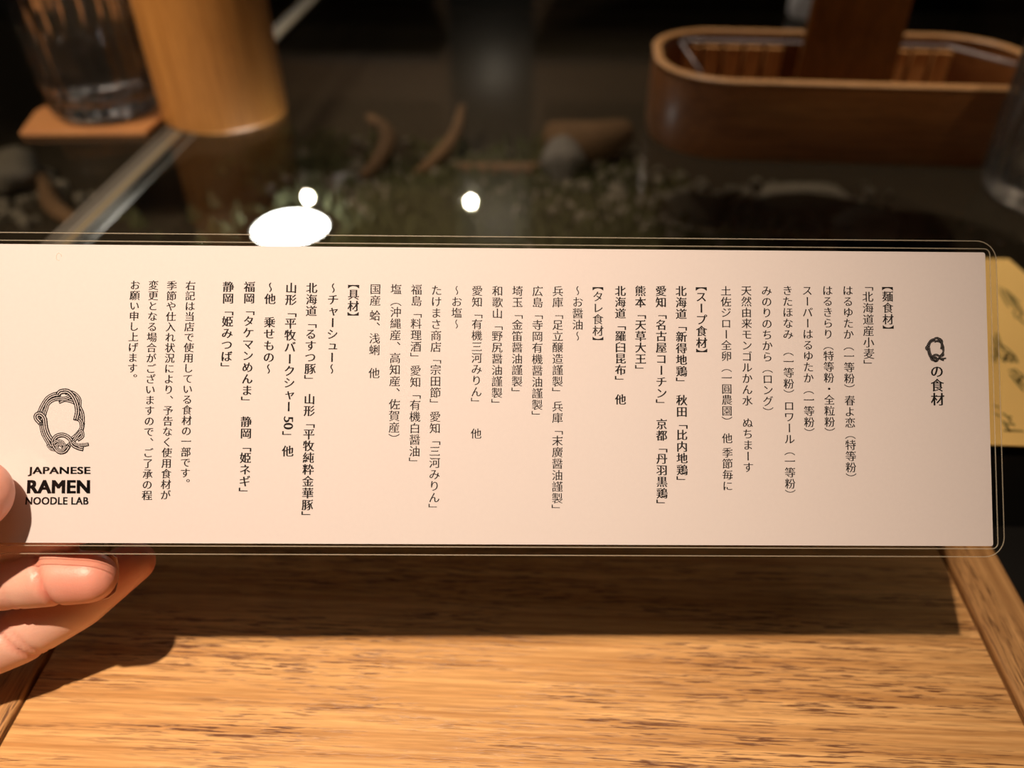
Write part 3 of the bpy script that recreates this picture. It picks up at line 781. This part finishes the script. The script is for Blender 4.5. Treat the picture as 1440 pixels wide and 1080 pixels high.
# foot near the front inner wall, leaning slightly away from the camera
f0, f1 = bp(-.025, .006, .0045), bp(.038, .006, .0045)
t0, t1 = bp(-.017, .030, .150), bp(.040, .030, .150)
th = Rm @ Vector((0, .006, 0))
v = [f0, f1, f1+th, f0+th, t0, t1, t1+th, t0+th]
bo = mesh('board_panel', v, [(0, 3, 2, 1), (4, 5, 6, 7), (0, 1, 5, 4), (1, 2, 6, 5), (2, 3, 7, 6), (3, 0, 4, 7)], M_divider, bd); bevel(bo, .0015)
# white jug behind the box
wp = at(1139, 31, GT)
jg = lathe('white_jar', [(.012, 0), (.017, .0015), (.0185, .005), (.019, .05), (.014, .058), (.014, .066), (.012, .066), (.012, .058), (0, .056)], (wp.x, wp.y+.015, GT+.0003), M_white, None, 40)
tag(jg, 'small white rounded jar standing behind the oval box', 'jar')

# ------------------------------------------------------------------ yellow printed card on the glass
yc = empty('yellow_card', (.24, .27, GT+.0003), 'yellow printed paper card lying on the counter glass at right', 'paper')
ya, yb_, yc1, yd = at(1440, 628, GT), at(1418, 366, GT), at(1441, 386, GT), at(1330, 366, GT)
prism('card_sheet', [(.120, ya.y), (.261, ya.y-.001), (yc1.x, yc1.y), (yb_.x, yb_.y), (.128, yb_.y)], GT+.0003, GT+.0008, M_yellow, yc)
def stroke(pts, wd, z=GT+.0009):
    P = [at(x, y, GT) for x, y in pts]; n = len(P)
    for i, p in enumerate(P):
        d = (P[min(i+1, n-1)]-P[max(i-1, 0)]); l = d.length or 1; nx, ny = -d.y/l, d.x/l; w_ = wd*(.5+.5*math.sin(math.pi*(i+.6)/(n+.2)))
        for s in (-1, 1): yv.append((p.x+nx*s*w_, p.y+ny*s*w_, z))
    b0 = len(yv)-2*n
    for i in range(n-1): yf.append((b0+2*i, b0+2*i+1, b0+2*i+3, b0+2*i+2))
yv, yf = [], []
for s in (  # inked leaf and stalk sketches
 [(1403, 406), (1415, 412), (1424, 420), (1432, 428)], [(1405, 410), (1412, 424), (1418, 434)], [(1412, 412), (1420, 424), (1427, 436)],
 [(1420, 418), (1430, 432), (1437, 444)], [(1424, 440), (1432, 436), (1436, 446), (1428, 450), (1424, 440)], [(1430, 448), (1438, 456), (1446, 460)],
 [(1396, 476), (1400, 490), (1402, 506)], [(1400, 470), (1406, 488), (1412, 500)], [(1394, 492), (1404, 502), (1416, 508), (1430, 512)],
 [(1402, 484), (1414, 492), (1424, 502), (1430, 512)], [(1408, 510), (1418, 500), (1428, 506)], [(1396, 500), (1398, 512)], [(1412, 512), (1416, 498)], [(1420, 512), (1424, 500)],
 [(1417, 524), (1426, 522), (1436, 530), (1446, 540)], [(1419, 528), (1428, 540), (1438, 552)], [(1424, 524), (1434, 540), (1446, 550)], [(1430, 540), (1436, 532)],
 [(1408, 583), (1414, 588), (1422, 589)], [(1409, 594), (1414, 602), (1419, 610)], [(1414, 598), (1426, 600)], [(1410, 608), (1424, 608), (1438, 609)], [(1416, 590), (1421, 596)], [(1396, 572), (1404, 576)], [(1397, 584), (1405, 588)]):
    stroke(s, .00065)
mesh('inked_sketch', yv, yf, M_yellow_ink, yc)

# ------------------------------------------------------------------ kitchen side seen in the glass
kb = empty('back_shelf', (0, 3.2, -.75), 'dark wooden kitchen shelf unit against the back wall', 'shelf')
box('shelf_side', (-1.8, 3.1, -.75), (-1.75, 3.55, 2.0), M_darkwood, kb)
box('shelf_side', (1.75, 3.1, -.75), (1.8, 3.55, 2.0), M_darkwood, kb)
box('shelf_back', (-1.8, 3.5, -.75), (-.42, 3.55, 2.0), M_midwood, kb)
box('shelf_back', (-.05, 3.5, -.75), (1.1, 3.55, 2.0), M_midwood, kb)
box('shelf_back', (-.42, 3.52, -.75), (-.05, 3.55, 2.0), M_ledge, kb)
for z in (.15, .75, 1.3, 1.95):
    for a, b2 in ((-1.75, -.42), (-.05, 1.75)): box('shelf_board', (a, 3.22, z), (b2, 3.5, z+.03), M_darkwood, kb)
spot('shelf_fill_spot', (-.3, 2.2, 2.3), (-.2, 3.5, .9), 60, .04, 90, .8, (1, .82, .62))  # added spot that brightens the shelf for its reflection in the glass
# lamps: the globe and two bare bulbs that the glass mirrors, hung where their reflections say
def mirrored(px, py, t):
    r = ray(px, py).normalized(); p = at(px, py, GT); d = Vector((r.x, r.y, -r.z)); return p+d*t
def pendant(name, p, r, m, label):
    t = empty(name, p, label, 'lamp')
    bm = bmesh.new(); bmesh.ops.create_uvsphere(bm, u_segments=32, v_segments=16, radius=r); me = bpy.data.meshes.new('globe'); bm.to_mesh(me); bm.free()
    o = bpy.data.objects.new('globe', me); COL.objects.link(o); me.materials.append(m); o.parent = t
    for q_ in me.polygons: q_.use_smooth = True
    lathe('socket', [(r*.35, 0), (r*.5, r*.1), (r*.45, r*.9), (.004, r)], (p.x, p.y, p.z+r*.9), M_lampshade, t, 24)
    tube('cord', [(p.x, p.y, p.z+r*1.8), (p.x, p.y, 2.4)], .003, M_lampshade, t, 8)
gp = under(410, 328)
t = empty('recessed_lamp', (gp.x, gp.y, BED), 'bright round white lamp glowing under the counter glass behind the card', 'lamp')
lathe('lamp_ring', [(.0295, 0), (.0295, .004), (.0275, .005), (.0265, .004), (.0265, 0)], (gp.x, gp.y, BED), M_steel, t, 40)
lathe('lamp_lens', [(.0262, .001), (.0262, .004), (.0225, .007), (.0150, .0092), (.007, .010), (0, .0102)], (gp.x, gp.y, BED), M_bulb_big, t, 40)
pendant('bulb_pendant', mirrored(432, 278, 2.6), .013, M_bulb, 'small bare bulb pendant hanging above left')
pendant('bulb_pendant', mirrored(662, 284, 2.6), .013, M_bulb, 'small bare bulb pendant hanging above the middle')
M_strip = emis('added_strip_light', (1, .86, .68), 5)  # added glowing strips, for highlights in the tumblers and some fill
for x, lb in ((-.98, 'added long warm strip of fill light on the ceiling at left'), (.75, 'added long warm strip of fill light on the ceiling at right')):
    t = empty('added_strip_lamp', (x, .5, 2.36), lb, 'lamp')
    box('added_strip_housing', (x-.05, -.2, 2.34), (x+.05, 1.2, 2.4), M_lampshade, t)
    box('diffuser', (x-.035, -.18, 2.325), (x+.035, 1.18, 2.3399), M_strip, t)
# ceiling downlights (housings of the spots, the added side fill included)
def downlight(p, label):
    t = empty('downlight', (p[0], p[1], p[2]), label, 'lamp')
    lathe('housing', [(.045, .012), (.045, .09), (.040, .095), (.0, .095), (.0, .09), (.038, .088), (.041, .012)][::-1], p, M_lampshade, t, 32)
    tube('stem', [(p[0], p[1], p[2]+.09), (p[0], p[1], 2.4)], .006, M_lampshade, t, 8)
downlight(KEY, 'black ceiling spot above the tray and card')
downlight(FILL, 'added black fill spot above the right side')
downlight(LEFT, 'black ceiling spot above the wooden cup at left')
downlight(BACKL, 'black ceiling spot above the far side of the counter')
